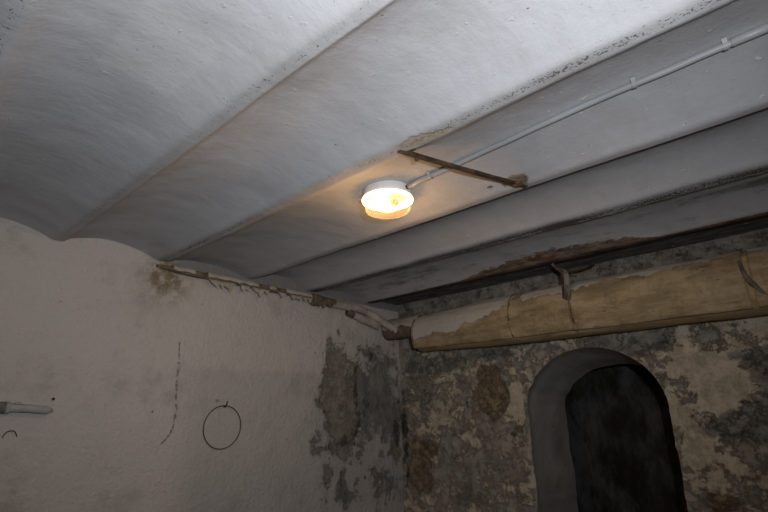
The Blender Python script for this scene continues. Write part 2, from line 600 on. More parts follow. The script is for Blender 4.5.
def ceil_attr(u, v, p):
    x, y = p[0], p[1]
    dirt = 0.0
    dirt = 0.34 * sst(2.3, 2.42, x) + 0.10 * sst(1.72, 1.9, x) * (1 - sst(2.1, 2.2, x))
    if x > 2.25:
        dirt += 0.18 * nz(x, y * 0.5, 4, 3.5) + 0.12 * sst(1.4, 2.4, y)
        # darker patch toward the near end
        dirt += 0.4 * math.exp(-(((x - 2.42) / 0.07) ** 2 + ((y - 0.2) / 0.2) ** 2))
    if x > 2.755:
        dirt = 1.0
    sp = 0.0
    amps = {5: 0.75, 6: 0.7, 7: 0.9, 8: 0.4, 9: 1.5, 10: 0.8}
    for k, a in amps.items():
        c = RIBS[k] - HALF[k] * (0.5 if k != 9 else 0.38)
        sp = max(sp, a * math.exp(-((x - c) / (HALF[k] * 0.55)) ** 2))
        if k >= 9 and RIBS[k] - 0.006 < x < RIBS[k] + 0.006:
            sp = 1.5  # unbroken black line: shadow past the beam edge put into the colour
    sp *= 0.8 + 0.35 * nz(x, y, 8, 4)
    loss = 0.0
    for cx, cy, rx, ry in ((1.125, 0.87, 0.03, 0.07), (1.135, 0.80, 0.018, 0.05)):
        loss = max(loss, 1 - 0.5 * math.hypot((x - cx) / rx, (y - cy) / ry))
    stain = 0.55 * math.exp(-(((x - 1.2) / 0.16) ** 2 + ((y - 2.62) / 0.16) ** 2)) * 1.6
    for k, a in ((6, 0.30), (7, 0.26), (8, 0.12)):
        stain = max(stain, a * math.exp(-((x - RIBS[k] - 0.05) / 0.10) ** 2))
        if RIBS[k] - HALF[k] < x <= RIBS[k]:
            stain = max(stain, 0.33)
    stain = max(stain, 0.28 * math.exp(-((x - 1.1) / 0.5) ** 2) * sst(1.6, 2.6, y))
    px, py = x - 0.40, y - 1.12
    patch = clamp(1.6 - 1.0 * max(abs(px) / 0.085, abs(py) / 0.13))
    return (clamp(dirt), rust_field(x, y), sp), (clamp(loss), clamp(stain), patch)


xs = lins(-2.6, 0.0, 105)
x = 0.0
while x < 3.2:
    x += 0.012
    xs.append(x)
for r in RIBS[5:]:
    xs += [r - 0.003, r, r + 0.003, r + 0.006, r + 0.012]
xs = sorted(set(round(v, 4) for v in xs))
ys = lins(-2.2, -0.2, 50)[:-1] + lins(-0.2, 2.78, 230)
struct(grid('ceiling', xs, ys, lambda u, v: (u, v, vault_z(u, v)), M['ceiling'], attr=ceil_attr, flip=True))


def blob(a, b, lst):
    v = 0.0
    for ca, cb, ra, rb, w in lst:
        v = max(v, w * clamp(1.15 - 0.62 * math.hypot((a - ca) / ra, (b - cb) / rb)))
    return v


PEEL = [(2.43, 0.14, 0.13, 0.27, 1), (2.40, 0.36, 0.07, 0.14, 0.95), (2.52, -0.10, 0.15, 0.17, 1), (2.66, 0.14, 0.16, 0.24, 1),
        (2.86, 0.16, 0.14, 0.27, 1.05), (2.95, 0.0, 0.10, 0.2, .95), (2.34, -0.35, 0.06, 0.2, 0.55), (2.5, -0.5, 0.06, 0.2, 0.6), (2.28, -0.2, 0.08, 0.12, 0.5),
        (2.9, -0.45, 0.2, 0.2, 0.55), (2.75, 0.45, 0.1, 0.08, 0.6), (3.03, -0.1, 0.09, 0.5, 0.66), (3.0, 0.38, 0.1, 0.15, 0.55), (2.75, -0.42, 0.3, 0.2, 0.42)]
GREYP = [(2.80, 0.2, 0.15, 0.34, 1), (2.95, 0.1, 0.15, 0.3, 1), (2.4, -0.4, 0.2, 0.25, 1)]
DARKP = [(2.625, 0.18, 0.03, 0.2, 0.72), (2.53, -0.17, 0.11, 0.05, 0.72), (2.72, 0.05, 0.05, 0.12, 0.6), (2.66, 0.0, 0.025, 0.14, 0.7), (2.60, -0.12, 0.06, 0.05, 0.7), (3.06, -0.15, 0.05, 0.14, 0.72), (3.09, 0.0, 0.03, 0.3, 0.55), (2.33, 0.02, 0.012, 0.012, 0.9), (2.71, -0.42, 0.014, 0.012, 0.8),
         (2.45, 0.56, 0.02, 0.04, 0.7), (2.46, 0.64, 0.012, 0.05, 0.6), (2.78, 0.42, 0.02, 0.05, 0.7)]


def left_attr(u, v, p):
    x, z = u, v
    w = 0.03 * nz(x, z, 0, 6)
    peel = blob(x + w, z - w, PEEL)
    grey = blob(x + w, z, GREYP)
    dark = blob(x + w * 0.3, z, DARKP)
    # long hairline crack
    cx = 1.275 + 0.055 * (0.41 - z) * 0.6 + 0.012 * nz(0, z, 2, 9) + (0.10 * sst(-0.02, -0.2, z) * -1)
    crack = 0.85 * math.exp(-((x - cx) / 0.011) ** 2) * sst(-0.28, -0.1, z) * (1 - sst(0.38, 0.5, z))
    for (ax, az, bx, bz) in ((0.6, 0.5, 0.85, 0.62), (1.95, 0.35, 2.0, 0.72), (0.62, 0.42, 0.7, 0.56)):
        dx, dz = bx - ax, bz - az
        t = clamp(((x - ax) * dx + (z - az) * dz) / (dx * dx + dz * dz))
        d = math.hypot(x - ax - dx * t, z - az - dz * t)
        crack = max(crack, 0.5 * math.exp(-(d / 0.009) ** 2))
    stain = 1.0 * math.exp(-(((x - 1.17) / 0.11) ** 2 + ((z - 0.76) / 0.13) ** 2)) * 1.7
    stain = max(stain, 0.35 * math.exp(-(((x - 0.62) / 0.1) ** 2 + ((z + 0.35) / 0.2) ** 2)))
    stain = max(stain, blob(x, z, [(1.53, 0.095, 0.012, 0.01, 1.4)]))
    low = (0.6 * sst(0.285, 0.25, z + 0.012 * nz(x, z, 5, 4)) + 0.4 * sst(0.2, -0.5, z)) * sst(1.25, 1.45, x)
    low = max(low, 1.6 * sst(0.800, 0.815, z) * sst(1.2, 1.3, x))  # same painted shading at the top of the wall
    return (peel, grey, dark), (crack, clamp(stain), low)


def left_pos(u, v):
    d = 0.006 * nz(u, v, 7, 2.2) + 0.003 * nz(u, v, 9, 8)
    pe = blob(u, v, PEEL)
    d -= -0.006 * sst(0.45, 0.6, pe + 0.2 * fbm(u, v, 0, 8, 3))
    return (u, DY + d, v)


us = lins(-2.6, 0.3, 40)[:-1] + lins(0.3, WX + 0.03, 260)
vs = lins(-1.5, -0.75, 24)[:-1] + lins(-0.75, 0.98, 160)
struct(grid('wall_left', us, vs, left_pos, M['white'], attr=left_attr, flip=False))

# arch wall: polar grid round the opening
AC, AA, AB = 1.2, 0.415, 0.362        # centre y, half width, rise (spring line z=0)


def arch_pt(s):
    """s 0..3 : left leg up, arc, right leg down -> (y, z, angle or None)"""
    if s <= 1:
        return AC + AA, -1.5 + 1.5 * s, None
    if s >= 2:
        return AC - AA, -1.5 * (s - 2), None
    a = PI * (s - 1)
    return AC + AA * cos(a), AB * sin(a), a


def outer_pt(s, y1=DY + 0.03, y0=-2.2, z1=0.98):
    y, z, a = arch_pt(s)
    if a is None:
        return (y1 if s <= 1 else y0), z
    dx, dz = cos(a), sin(a)
    k = 1e9
    if dx > 1e-6:
        k = min(k, (y1 - AC) / dx)
    if dx < -1e-6:
        k = min(k, (y0 - AC) / dx)
    if dz > 1e-6:
        k = min(k, z1 / dz)
    return AC + dx * k, dz * k


LIME = [(2.15, 0.08, 0.3, 0.3, .55), (1.7, 0.0, 0.14, 0.4, .62), (1.72, 0.25, 0.15, 0.1, .6), (2.1, -0.15, 0.4, 0.12, .62), (0.58, 0.17, 0.15, 0.17, 0.98), (0.52, 0.05, 0.13, 0.1, 0.9), (0.73, -0.2, 0.05, 0.5, 0.62),
        (0.55, -0.3, 0.2, 0.15, 0.45), (1.9, -0.4, 0.3, 0.2, 0.45), (0.72, 0.2, 0.06, 0.1, 0.8)]
BROWN = [(1.88, 0.12, 0.11, 0.17, 1), (1.86, 0.25, 0.07, 0.08, 0.9), (2.52, -0.36, 0.13, 0.2, 0.85), (2.42, -0.25, 0.08, 0.1, 0.7), (0.62, -0.45, 0.08, 0.05, 0.8), (1.7, -0.12, 0.05, 0.04, .7)]
DARKR = [(2.655, -0.10, 0.035, 0.14, 0.95), (2.65, -0.26, 0.03, 0.14, 0.8), (2.64, -0.42, 0.02, 0.12, 0.7), (2.66, 0.2, 0.02, 0.2, 0.55),
         (2.06, 0.05, 0.02, 0.05, .6), (1.75, -0.14, 0.05, 0.02, 0.7), (0.44, 0.02, 0.05, 0.015, 0.6)]
GREYR = [(0.42, -0.09, 0.22, 0.075, 1.05), (0.28, 0.13, 0.12, 0.13, 1), (0.3, 0.24, 0.2, 0.04, 0.9), (0.85, 0.34, 0.16, 0.06, 0.9), (2.35, 0.34, 0.35, 0.07, 0.9), (1.85, 0.37, 0.2, 0.05, 0.8), (0.3, -0.35, 0.2, 0.12, 0.7), (2.45, 0.1, 0.13, 0.2, 0.62)]
RIM = [(1.99, 0.17, 0.03, 0.10, .85), (1.88, 0.32, 0.1, 0.025, .7), (1.74, -0.03, 0.05, 0.04, .9), (1.66, 0.05, 0.035, 0.16, .75), (0.74, 0.24, 0.03, 0.05, .9), (1.62, -0.4, 0.02, 0.3, 0.6), (0.77, -0.1, 0.02, 0.3, 0.6)]


def right_attr_yz(y, z):
    w = 0.03 * nz(y, z, 1, 6)
    y2, z2 = y + w, z - w
    lime = 0.505 + 0.12 * nz(y, z, 2, 2)
    lime = max(lime, blob(y2, z2, LIME))
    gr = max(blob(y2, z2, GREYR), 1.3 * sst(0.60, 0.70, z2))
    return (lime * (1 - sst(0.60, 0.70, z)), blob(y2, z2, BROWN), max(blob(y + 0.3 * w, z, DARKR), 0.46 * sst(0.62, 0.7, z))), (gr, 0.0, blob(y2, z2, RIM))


def build_arch_wall(name, xw, mat, attr, rs, ss, flip=False, rough=1.0):
    V, A1, A2, F = [], [], [], []
    for s in ss:
        y0, z0, _ = arch_pt(s)
        y1, z1 = outer_pt(s)
        for r in rs:
            y, z = y0 + (y1 - y0) * r, z0 + (z1 - z0) * r
            e = math.exp(-r * 12)
            x = xw + rough * (0.010 * nz(y, z, 5, 3) + 0.005 * fbm(y, z, 2, 9, 3)) + 0.012 * e * rough
            if r == 0:
                k = rough * 0.010 * fbm(y, z, 3, 7, 3)
                y, z = y + k, z + k * 0.6
            V.append((x, y, z))
            if attr:
                a = right_attr_yz(y, z)
                A1.append(a[0])
                A2.append(a[1])
    nv = len(rs)
    for i in range(len(ss) - 1):
        for j in range(nv - 1):
            q = (i * nv + j, (i + 1) * nv + j, (i + 1) * nv + j + 1, i * nv + j + 1)
            F.append(q[::-1] if flip else q)
    n0 = len(V)
    if attr:
        # the reveal of the opening runs on from the same edge
        depth = 0.56
        ds = [0.0, 0.01, 0.03] + lins(0.06, depth, 26)
        for s, i in zip(ss, range(len(ss))):
            ex, ey, ez = V[i * nv]
            for d in ds:
                k = d / depth
                yy = AC + (ey - AC) * (1 - 0.02 * k)
                zz = ez if s <= 1 or s >= 2 else ez * (1 - 0.20 * k)
                g = 0.008 * nz(yy * 2, zz * 2, d * 3, 2.0) * min(1, d / 0.06)
                V.append((ex + d + 0.012 * sst(0, 1, k) * nz(yy, zz, 0, 9), yy + g, zz + g * sst(0.0, 0.1, zz)))
                A1.append((0.3, 0.0, sst(depth - 0.04, depth, d) * 2.6))  # dark mask at the back edge stands in for a shadowed gap
                A2.append((0.0, sst(0.0, 0.05, d), 0.0))
        m = len(ds)
        for i in range(len(ss) - 1):
            for j in range(m - 1):
                q = (n0 + i * m + j, n0 + i * m + j + 1, n0 + (i + 1) * m + j + 1, n0 + (i + 1) * m + j)
                F.append(q[::-1] if flip else q)
    return raw(name, V, F, mat, None, True, {'m1': A1, 'm2': A2} if attr else None)


rs = [(i / 110) ** 1.7 for i in range(111)]
ss = lins(0, 0.45, 24)[:-1] + lins(0.45, 1, 70)[:-1] + lins(1, 2, 240)[:-1] + lins(2, 2.5, 66)[:-1] + lins(2.5, 3, 24)
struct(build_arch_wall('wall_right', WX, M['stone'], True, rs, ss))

# the dark room behind the arch
bx = WX + 0.56
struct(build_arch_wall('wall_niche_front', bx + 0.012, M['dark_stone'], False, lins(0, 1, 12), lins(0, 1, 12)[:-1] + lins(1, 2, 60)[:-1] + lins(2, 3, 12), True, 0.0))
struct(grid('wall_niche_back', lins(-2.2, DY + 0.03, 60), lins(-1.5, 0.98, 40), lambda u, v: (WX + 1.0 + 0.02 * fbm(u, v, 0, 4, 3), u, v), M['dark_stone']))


def box_faces(name, x0, x1, y0, y1, z0, z1, mat):
    me = bpy.data.meshes.new(name)
    b = bmesh.new()
    bmesh.ops.create_cube(b, size=1.0)
    for v in b.verts:
        v.co = Vector(((x0 + x1) / 2 + v.co.x * (x1 - x0), (y0 + y1) / 2 + v.co.y * (y1 - y0), (z0 + z1) / 2 + v.co.z * (z1 - z0)))
    b.to_mesh(me)
    b.free()
    return link(name, me, mat, None, False)


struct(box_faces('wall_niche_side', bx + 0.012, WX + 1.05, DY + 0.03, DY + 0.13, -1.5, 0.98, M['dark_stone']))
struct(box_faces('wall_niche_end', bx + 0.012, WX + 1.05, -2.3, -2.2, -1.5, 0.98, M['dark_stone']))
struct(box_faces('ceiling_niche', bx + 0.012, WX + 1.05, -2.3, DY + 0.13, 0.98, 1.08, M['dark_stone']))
struct(box_faces('floor', -2.7, WX + 1.1, -2.3, DY + 0.13, -1.6, -1.5, M['floor']))
struct(box_faces('wall_rear', -2.7, WX + 0.03, -2.3, -2.2, -1.5, 0.98, M['rear']))
struct(box_faces('wall_far', -2.7, -2.6, -2.2, DY + 0.1, -1.5, 0.98, M['rear']))

# ------------------------------------------------------------------ exposed beam flange
V, F = [], []
yy = lins(-2.15, DY - 0.02, 260)
for y in yy:
    e0 = 0.004 * fbm(y, 0, 0, 9, 3)
    e1 = 0.006 * fbm(y, 4, 0, 11, 3)
    w = 0.020 * math.exp(-((y - 0.95) / 0.4) ** 2)
    zb = H - 0.007 + 0.002 * fbm(y, 2, 2, 14, 3)
    V += [(2.733 + e0, y, H + 0.006), (2.733 + e0, y, zb + 0.004), (2.737 + e0, y, zb), (2.760 + e1 + w, y, zb + 0.001), (2.764 + e1 + w, y, zb + 0.005), (2.764 + e1 + w, y, H + 0.02)]
for i in range(len(yy) - 1):
    for k in range(5):
        F.append((i * 6 + k, i * 6 + k + 1, (i + 1) * 6 + k + 1, (i + 1) * 6 + k))
F.append(tuple(range(6)))
F.append(tuple((len(yy) - 1) * 6 + k for k in range(6))[::-1])
tag(raw('beam_flange', V, F, M['iron'], None, False), 'long rusty black iron beam edge exposed along the ceiling above the wrapped pipe', 'beam')

# ------------------------------------------------------------------ ceiling lamp
LC = (1.385, 1.235)
lz = 0.82
lamp = empty('ceiling_lamp', (LC[0], LC[1], 0.862), 'lit round white ceiling lamp with a glass bowl', 'lamp')
C0 = (LC[0], LC[1], lz)
lathe('lamp_base', [(0.0005, 0.044), (0.095, 0.044), (0.0975, 0.039), (0.0985, 0.02), (0.0995, 0.006), (0.098, 0.001), (0.092, 0.0), (0.0885, 0.004), (0.087, 0.018), (0.0005, 0.02)], C0, M['porcelain'], lamp)
lathe('rim_ring', [(0.0905, 0.004), (0.1015, 0.003), (0.1035, -0.001), (0.1025, -0.006), (0.0965, -0.009), (0.0905, -0.006), (0.0905, 0.004)], C0, M['rim'], lamp)
dome = lathe('glass_bowl', [(0.0925, -0.002), (0.0925, -0.010), (0.0915, -0.020), (0.0905, -0.036), (0.0890, -0.0435), (0.0845, -0.0490), (0.072, -0.0525), (0.03, -0.053), (0.0005, -0.053)], C0, M['glass'], lamp)
# reflector, holder and bulb lie across the inside
lathe('reflector', [(0.085, 0.0165), (0.06, 0.013), (0.0005, 0.012)], C0, M['inner'], lamp, 40)
ax = Vector((0.70, -0.71, 0))             # runs from the bulb tip to the cable entry
bc = Vector(C0) - ax * 0.022 + Vector((0, 0, -0.014))
pth, rad = [], []
for i in range(17):
    t = i / 16
    pth.append(tuple(bc + ax * (-0.052 + 0.085 * t)))
    rad.append(max(0.0008, 0.0255 * math.sqrt(max(0, 1 - ((t - 0.42) / 0.42) ** 2)) if t < 0.42 else 0.0255 - 0.0125 * sst(0.45, 1, t)))
hp = [tuple(bc + ax * v) for v in (0.034, 0.036, 0.060, 0.063)]
holder = tube('lamp_holder', hp, [0.013, 0.0165, 0.0165, 0.012], M['holder'], lamp, 20)
tube('bulb', pth, rad, M['bulb'], holder, 24)
# cable entry
ent = Vector((LC[0] + 0.005, LC[1] - 0.0975, 0.846))
tube('cable_gland', [tuple(ent), tuple(ent + Vector((0, -0.010, 0))), tuple(ent + Vector((0, -0.013, 0.0)))], [0.0085, 0.0085, 0.006], M['black'], lamp, 16)

# ------------------------------------------------------------------ conduit
con = empty('conduit_pipe', (1.39, 1.12, 0.86), 'thin grey electrical conduit running along the vault to the lamp', 'pipe')
cp = [(1.39, 1.128, 0.846), (1.391, 1.08, vault_z(1.391, 1.08) - 0.0125), (1.391, 0.97, vault_z(1.391, 0.97) - 0.013)]
for y in lins(0.9, -2.15, 40):
    cp.append((1.391 + 0.002 * sin(y * 5), y, vault_z(1.391, y) - 0.013))
tube('conduit_tube', cp, 0.0098, M['conduit'], con, 16)
tube('coupling', [(1.3905, yq, vault_z(1.391, yq) - 0.013) for yq in (0.052, 0.05, -0.03, -0.032)], [0.0098, 0.0118, 0.0118, 0.0098], M['conduit'], con, 16)
for cy in (1.02, 0.285, 0.063, -0.6, -1.3):
    V, F = [], []
    zc = vault_z(1.391, cy) - 0.013
    prof = [(-0.026, 0.0125), (-0.0165, 0.0125)] + [(-0.0118 * cos(a), -0.0118 * sin(a)) for a in lins(-0.1, PI + 0.1, 12)] + [(0.0165, 0.0125)]
    for dy in (-0.006, 0.006):
        for px, pz in prof:
            V.append((1.391 + px, cy + dy, zc + pz))
    n = len(prof)
    for k in range(n - 1):
        F.append((k, k + 1, n + k + 1, n + k))
    solid(raw('pipe_clip', V, F, M['conduit'], con, False), 0.0018)

# ------------------------------------------------------------------ rusty bar across the vault
A, B = Vector((1.130, 0.953, 0.831)), Vector((1.690, 0.785, 0.831))
bar = empty('iron_bar', tuple(A), 'rusty flat iron bar crossing the vault beside the lamp', 'bar')
d = (B - A).normalized()
nn = Vector((-d.y, d.x, 0))
V, F = [], []
N = 60
for i in range(N + 1):
    p = A.lerp(B, i / N)
    hw = 0.0095 + 0.0012 * fbm(p.x, p.y, 0, 40, 2)
    th = 0.0050
    sag = -0.003 * sin(PI * i / N)
    for sx, sz in ((-1, -1), (1, -1), (1, 1), (-1, 1)):
        q = p + nn * hw * sx + Vector((0, 0, sz * th + sag + 0.0006 * nz(p.x, p.y, sx, 60)))
        V.append(tuple(q))
for i in range(N):
    for k in range(4):
        F.append((i * 4 + k, i * 4 + (k + 1) % 4, (i + 1) * 4 + (k + 1) % 4, (i + 1) * 4 + k))
F += [(3, 2, 1, 0), tuple(N * 4 + k for k in range(4))]
raw('flat_bar', V, F, M['bar'], bar, False)


def crust(name, c, r, n, mat, parent, seed, flat=0.35):
    """a lump of scale: squashed, noisy ball"""
    b = bmesh.new()
    bmesh.ops.create_icosphere(b, subdivisions=3, radius=1.0)
    for v in b.verts:
        k = 1 + 0.45 * fbm(v.co.x + seed, v.co.y, v.co.z, 1.7, 3)
        v.co = Vector((c[0] + v.co.x * r[0] * k, c[1] + v.co.y * r[1] * k, c[2] + v.co.z * r[2] * k))
    me = bpy.data.meshes.new(name)
    b.to_mesh(me)
    b.free()
    return link(name, me, mat, parent)


crust('rust_scale', (1.648, 0.800, 0.829), (0.026, 0.022, 0.006), 1, M['rustflake'], bar, 1.0)
crust('rust_scale', (1.20, 0.933, 0.818), (0.008, 0.007, 0.010), 1, M['rustflake'], bar, 5.0)

# ------------------------------------------------------------------ big wrapped pipe
trunk = empty('insulated_pipe', (2.94, 1.2, 0.4), 'thick horizontal pipe in yellowed flaking wrapping above the arched opening', 'pipe')


def tr_r(y):
    return 0.128 + 0.026 * sst(2.4, 1.5, y) + 0.002 * nz(y, 0, 0, 3)


def tr_c(y):
    return (WX - 0.012 - tr_r(y), 0.562 + 0.004 * nz(y, 5, 0, 2))


def jacket_attr(kind):
    def f(u, v, p):
        y, a = u, v                      # v: degrees from the top toward the room
        wash = 0.0
        edge = 106 - 46 * sst(2.02, 1.4, y) - 12 * sst(1.35, 0.9, y)
        wash = clamp(0.5 + (edge + 18 * fbm(y, 0, 0, 5, 3) - a) / 36)
        if 1.42 < y < 1.52:
            wash *= 0.5
        wash *= 1 - 0.3 * sst(1.2, 0.3, y)
        dark = 0.0
        for sy, s0, s1 in ((2.315, 0, 150), (1.505, 60, 140), (1.11, 70, 130)):
            yy_ = sy + 0.012 * nz(a * 0.03, sy, 0, 1.3)
            dark = max(dark, 0.62 * math.exp(-((y - yy_) / 0.011) ** 2) * (1 if s0 < a < s1 else 0))
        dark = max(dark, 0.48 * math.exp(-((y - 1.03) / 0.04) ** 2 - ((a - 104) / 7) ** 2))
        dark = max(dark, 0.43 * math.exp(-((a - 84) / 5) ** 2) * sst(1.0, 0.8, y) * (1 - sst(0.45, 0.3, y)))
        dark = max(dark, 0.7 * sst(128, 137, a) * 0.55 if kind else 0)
        return (wash, clamp(dark), 0.0), (0, 0, 0)
    return f


def jpos(off, ragged=0.0, lift=0.0):
    def f(y, a):
        r = tr_r(y) + off
        cx, cz = tr_c(y)
        aa = math.radians(a)
        if 90 < a < 180:
            q = 2.7
            r *= 1.0 / (abs(sin(aa)) ** q + abs(cos(aa)) ** q) ** (1 / q)
        r += 0.0035 * nz(y, a * 0.02, 2, 4) + 0.0015 * nz(y, a * 0.05, 7, 14)
        if lift:
            r += lift * sst(120, 138, a)
        return (cx - r * sin(aa), y, cz + r * cos(aa))
    return f


# inner lining: full round, its yellow underside shows below the outer sheet
grid('wrapping_lining', lins(2.318, -2.15, 240), lins(0, 360, 73), jpos(0.0), M['tan'], trunk)
# end face of the wrapping: a thick ring of felt
cx, cz = tr_c(2.32)
V, F = [], []
for k in range(48):
    a = 2 * PI * k / 48
    for r in (0.07, 0.13):
        V.append((cx - r * sin(a), 2.320, cz + r * cos(a)))
for k in range(48):
    k2 = (k + 1) % 48
    F.append((2 * k, 2 * k + 1, 2 * k2 + 1, 2 * k2))
solid(raw('wrapping_end', V, F, M['brownwrap'], trunk, False), 0.01)
secs = [(2.328, 1.505), (1.512, 1.115), (1.122, 0.285), (0.262, -2.15)]
for (ya, yb), lf in zip(secs, (0.005, 0.002, 0.006, 0.004)):
    n = max(12, int(abs(ya - yb) / 0.012))
    n = min(n, 140)
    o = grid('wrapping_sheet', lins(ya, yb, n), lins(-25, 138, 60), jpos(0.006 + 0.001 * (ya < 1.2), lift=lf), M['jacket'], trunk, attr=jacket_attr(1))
    solid(o, 0.004, -1)
# torn seam with a curled lip near the right
V, F = [], []
lip = [(0.292, 58), (0.290, 70), (0.283, 84), (0.270, 96), (0.248, 108), (0.222, 120), (0.17, 128)]
lip = [(a, b) for a, b, *_ in smooth_path([(p[0], p[1], 0) for p in lip], 2)]
tp = []
for y, a in lip:
    cx, cz = tr_c(y)
    r = tr_r(y) + 0.012
    tp.append((cx - r * sin(math.radians(a)), y, cz + r * cos(math.radians(a))))
tube('torn_lip', tp, [0.007 + 0.004 * sin(PI * i / (len(tp) - 1)) for i in range(len(tp))], M['brownwrap'], trunk, 10, True, 0.3)
cx, cz = tr_c(0.20)
crust('dark_hole', (cx - (tr_r(.2) + 0.005) * sin(math.radians(97)), 0.185, cz + (tr_r(.2) + 0.005) * cos(math.radians(97))), (0.006, 0.020, 0.010), 1, M['black'], trunk, 3.0)
# bands round the seams
for sy in (1.508, 1.118):
    pts = []
    for a in lins(20, 150, 40):
        cx, cz = tr_c(sy)
        r = tr_r(sy) + 0.011
        pts.append((cx - r * sin(math.radians(a)), sy + 0.006 * nz(a * 0.04, sy), cz + r * cos(math.radians(a))))
    tube('seam_band', pts, 0.0035, M['brownwrap'], trunk, 8, True, 0.3)
# narrower neck of the pipe toward the corner
nk = dense([(2.955, 2.32, 0.628), (2.955, 2.66, 0.628)], 0.012)
tube('pipe_neck', nk, [0.076 + 0.003 * nz(0, p[1], 0, 12) for p in nk], M['brownwrap'], trunk, 32, True, 0.06)
# limewash crust over the neck with a ragged hem
V, F = [], []
ysn = lins(2.315, 2.655, 46)
for i, y in enumerate(ysn):
    hem = 92 + 20 * fbm(y, 1, 0, 12, 3) + (22 if 2.50 < y < 2.54 else 0)
    for j in range(24):
        a = math.radians(-40 + (hem + 40) * j / 23)
        r = 0.083 + 0.002 * nz(y, a, 0, 15)
        V.append((2.955 - r * sin(a), y, 0.628 + r * cos(a)))
for i in range(len(ysn) - 1):
    for j in range(23):
        F.append((i * 24 + j, i * 24 + j + 1, (i + 1) * 24 + j + 1, (i + 1) * 24 + j))
solid(raw('limewash_crust', V, F, M['paintpipe'], trunk), 0.004, -1)

# ------------------------------------------------------------------ hanger
hang = empty('pipe_hanger', (2.76, 1.15, 0.83), 'grimy iron hanger bracket dropping from the rusty beam onto the wrapped pipe', 'bracket')
hpth = smooth_path([(2.755, 1.175, 0.822), (2.768, 1.165, 0.80), (2.785, 1.135, 0.775), (2.790, 1.115, 0.755), (2.785, 1.112, 0.70), (2.776, 1.118, 0.60)], 2)


def strap(name, path, w, th, mat, parent, axis=Vector((0, 1, 0))):
    V, F = [], []
    P = [Vector(p) for p in path]
    for i, p in enumerate(P):
        dd = (P[min(i + 1, len(P) - 1)] - P[max(i - 1, 0)]).normalized()
        s = (axis - dd * axis.dot(dd)).normalized()
        q = dd.cross(s)
        ww = (w[i] if isinstance(w, list) else w) * (1 + 0.12 * nz(p.x, p.y, p.z, 40))
        for a, b in ((-1, -1), (1, -1), (1, 1), (-1, 1)):
            V.append(tuple(p + s * ww * a + q * th * b))
    n = len(P)
    for i in range(n - 1):
        for k in range(4):
            F.append((i * 4 + k, i * 4 + (k + 1) % 4, (i + 1) * 4 + (k + 1) % 4, (i + 1) * 4 + k))
    F += [(3, 2, 1, 0), tuple((n - 1) * 4 + k for k in range(4))]
    return raw(name, V, F, mat, parent, False)


strap('hanger_strap', hpth, [0.008 + 0.009 * sst(0.25, 0.5, i / (len(hpth) - 1)) for i in range(len(hpth))], 0.004, M['strap'], hang)
strap('hanger_strap', [(2.797, 1.142, 0.757), (2.792, 1.142, 0.70), (2.781, 1.146, 0.61)], 0.004, 0.004, M['iron'], hang)
tube('hanger_hook', smooth_path([(2.79, 1.11, 0.765), (2.81, 1.07, 0.768), (2.84, 1.03, 0.775), (2.90, 0.99, 0.80)], 2), 0.0065, M['iron'], hang, 10)
crust('hanger_knuckle', (2.788, 1.122, 0.765), (0.010, 0.018, 0.012), 1, M['strap'], hang, 8.0)

# ------------------------------------------------------------------ heating pipe on the white wall
hp_ = empty('heating_pipe', (2.1, 2.645, 0.78), 'flaking off-white pipe running along the top of the white wall into the corner', 'pipe')
py = DY - 0.042
main = dense([(1.09, py + 0.012, 0.795), (1.30, py, 0.785), (1.75, py, 0.781), (2.20, py, 0.778)], 0.02)
run = tube('pipe_run', main, [(0.0185 + 0.002 * nz(p[0], 0, 0, 9)) * (0.4 + 0.6 * sst(1.08, 1.22, p[0])) for p in main], M['brownwrap'], hp_, 16, True, 0.08)
# painted paper still stuck to it in lengths, with torn lower hems
for (xa, xb, hang_d, sd) in ((1.17, 1.30, 0.0, 1), (1.375, 1.72, 0.0, 2), (1.80, 1.85, 0.0, 3), (1.93, 2.15, 0.0, 4)):
    V, F = [], []
    X = lins(xa, xb, max(6, int((xb - xa) / 0.012)))
    for x in X:
        pz = 0.787 - 0.009 * sst(1.1, 2.2, x)
        for j in range(12):
            a = math.radians(-10 + 118 * j / 11 + (16 * fbm(x, sd, 0, 22, 3) * (j / 11)))
            r = 0.0235 + 0.0012 * nz(x, a, sd, 25)
            V.append((x, py - r * sin(a), pz + r * cos(a)))
    for i in range(len(X) - 1):
        for j in range(11):
            F.append((i * 12 + j, i * 12 + j + 1, (i + 1) * 12 + j + 1, (i + 1) * 12 + j))
    solid(raw('paper_wrapping', V, F, M['paper'], run), 0.0025, -1)
random.seed(11)
for (xa, xb, dep) in ((1.38, 1.56, 0.040), (1.59, 1.655, 0.030), (1.67, 1.80, 0.036), (1.86, 1.93, 0.026), (1.96, 2.06, 0.034), (2.06, 2.15, 0.030)):
    V, F = [], []
    X = lins(xa, xb, max(8, int((xb - xa) / 0.008)))
    n = len(X)
    for i, x in enumerate(X):
        k = i / (n - 1)
        dd = 1.35 * dep * (0.65 + 0.8 * fbm(x, dep * 50, 0, 26, 3)) * min(1, 6 * k, 6 * (1 - k)) + 0.003
        dd = max(0.002, dd)
        for j in range(5):
            t = j / 4
            V.append((x, py - 0.012 - 0.010 * t + 0.004 * nz(x, t, 0, 20), 0.768 - dd * t))
    for i in range(n - 1):
        for j in range(4):
            F.append((i * 5 + j, i * 5 + j + 1, (i + 1) * 5 + j + 1, (i + 1) * 5 + j))
    solid(raw('torn_scrap', V, F, M['paper'], run), 0.002)
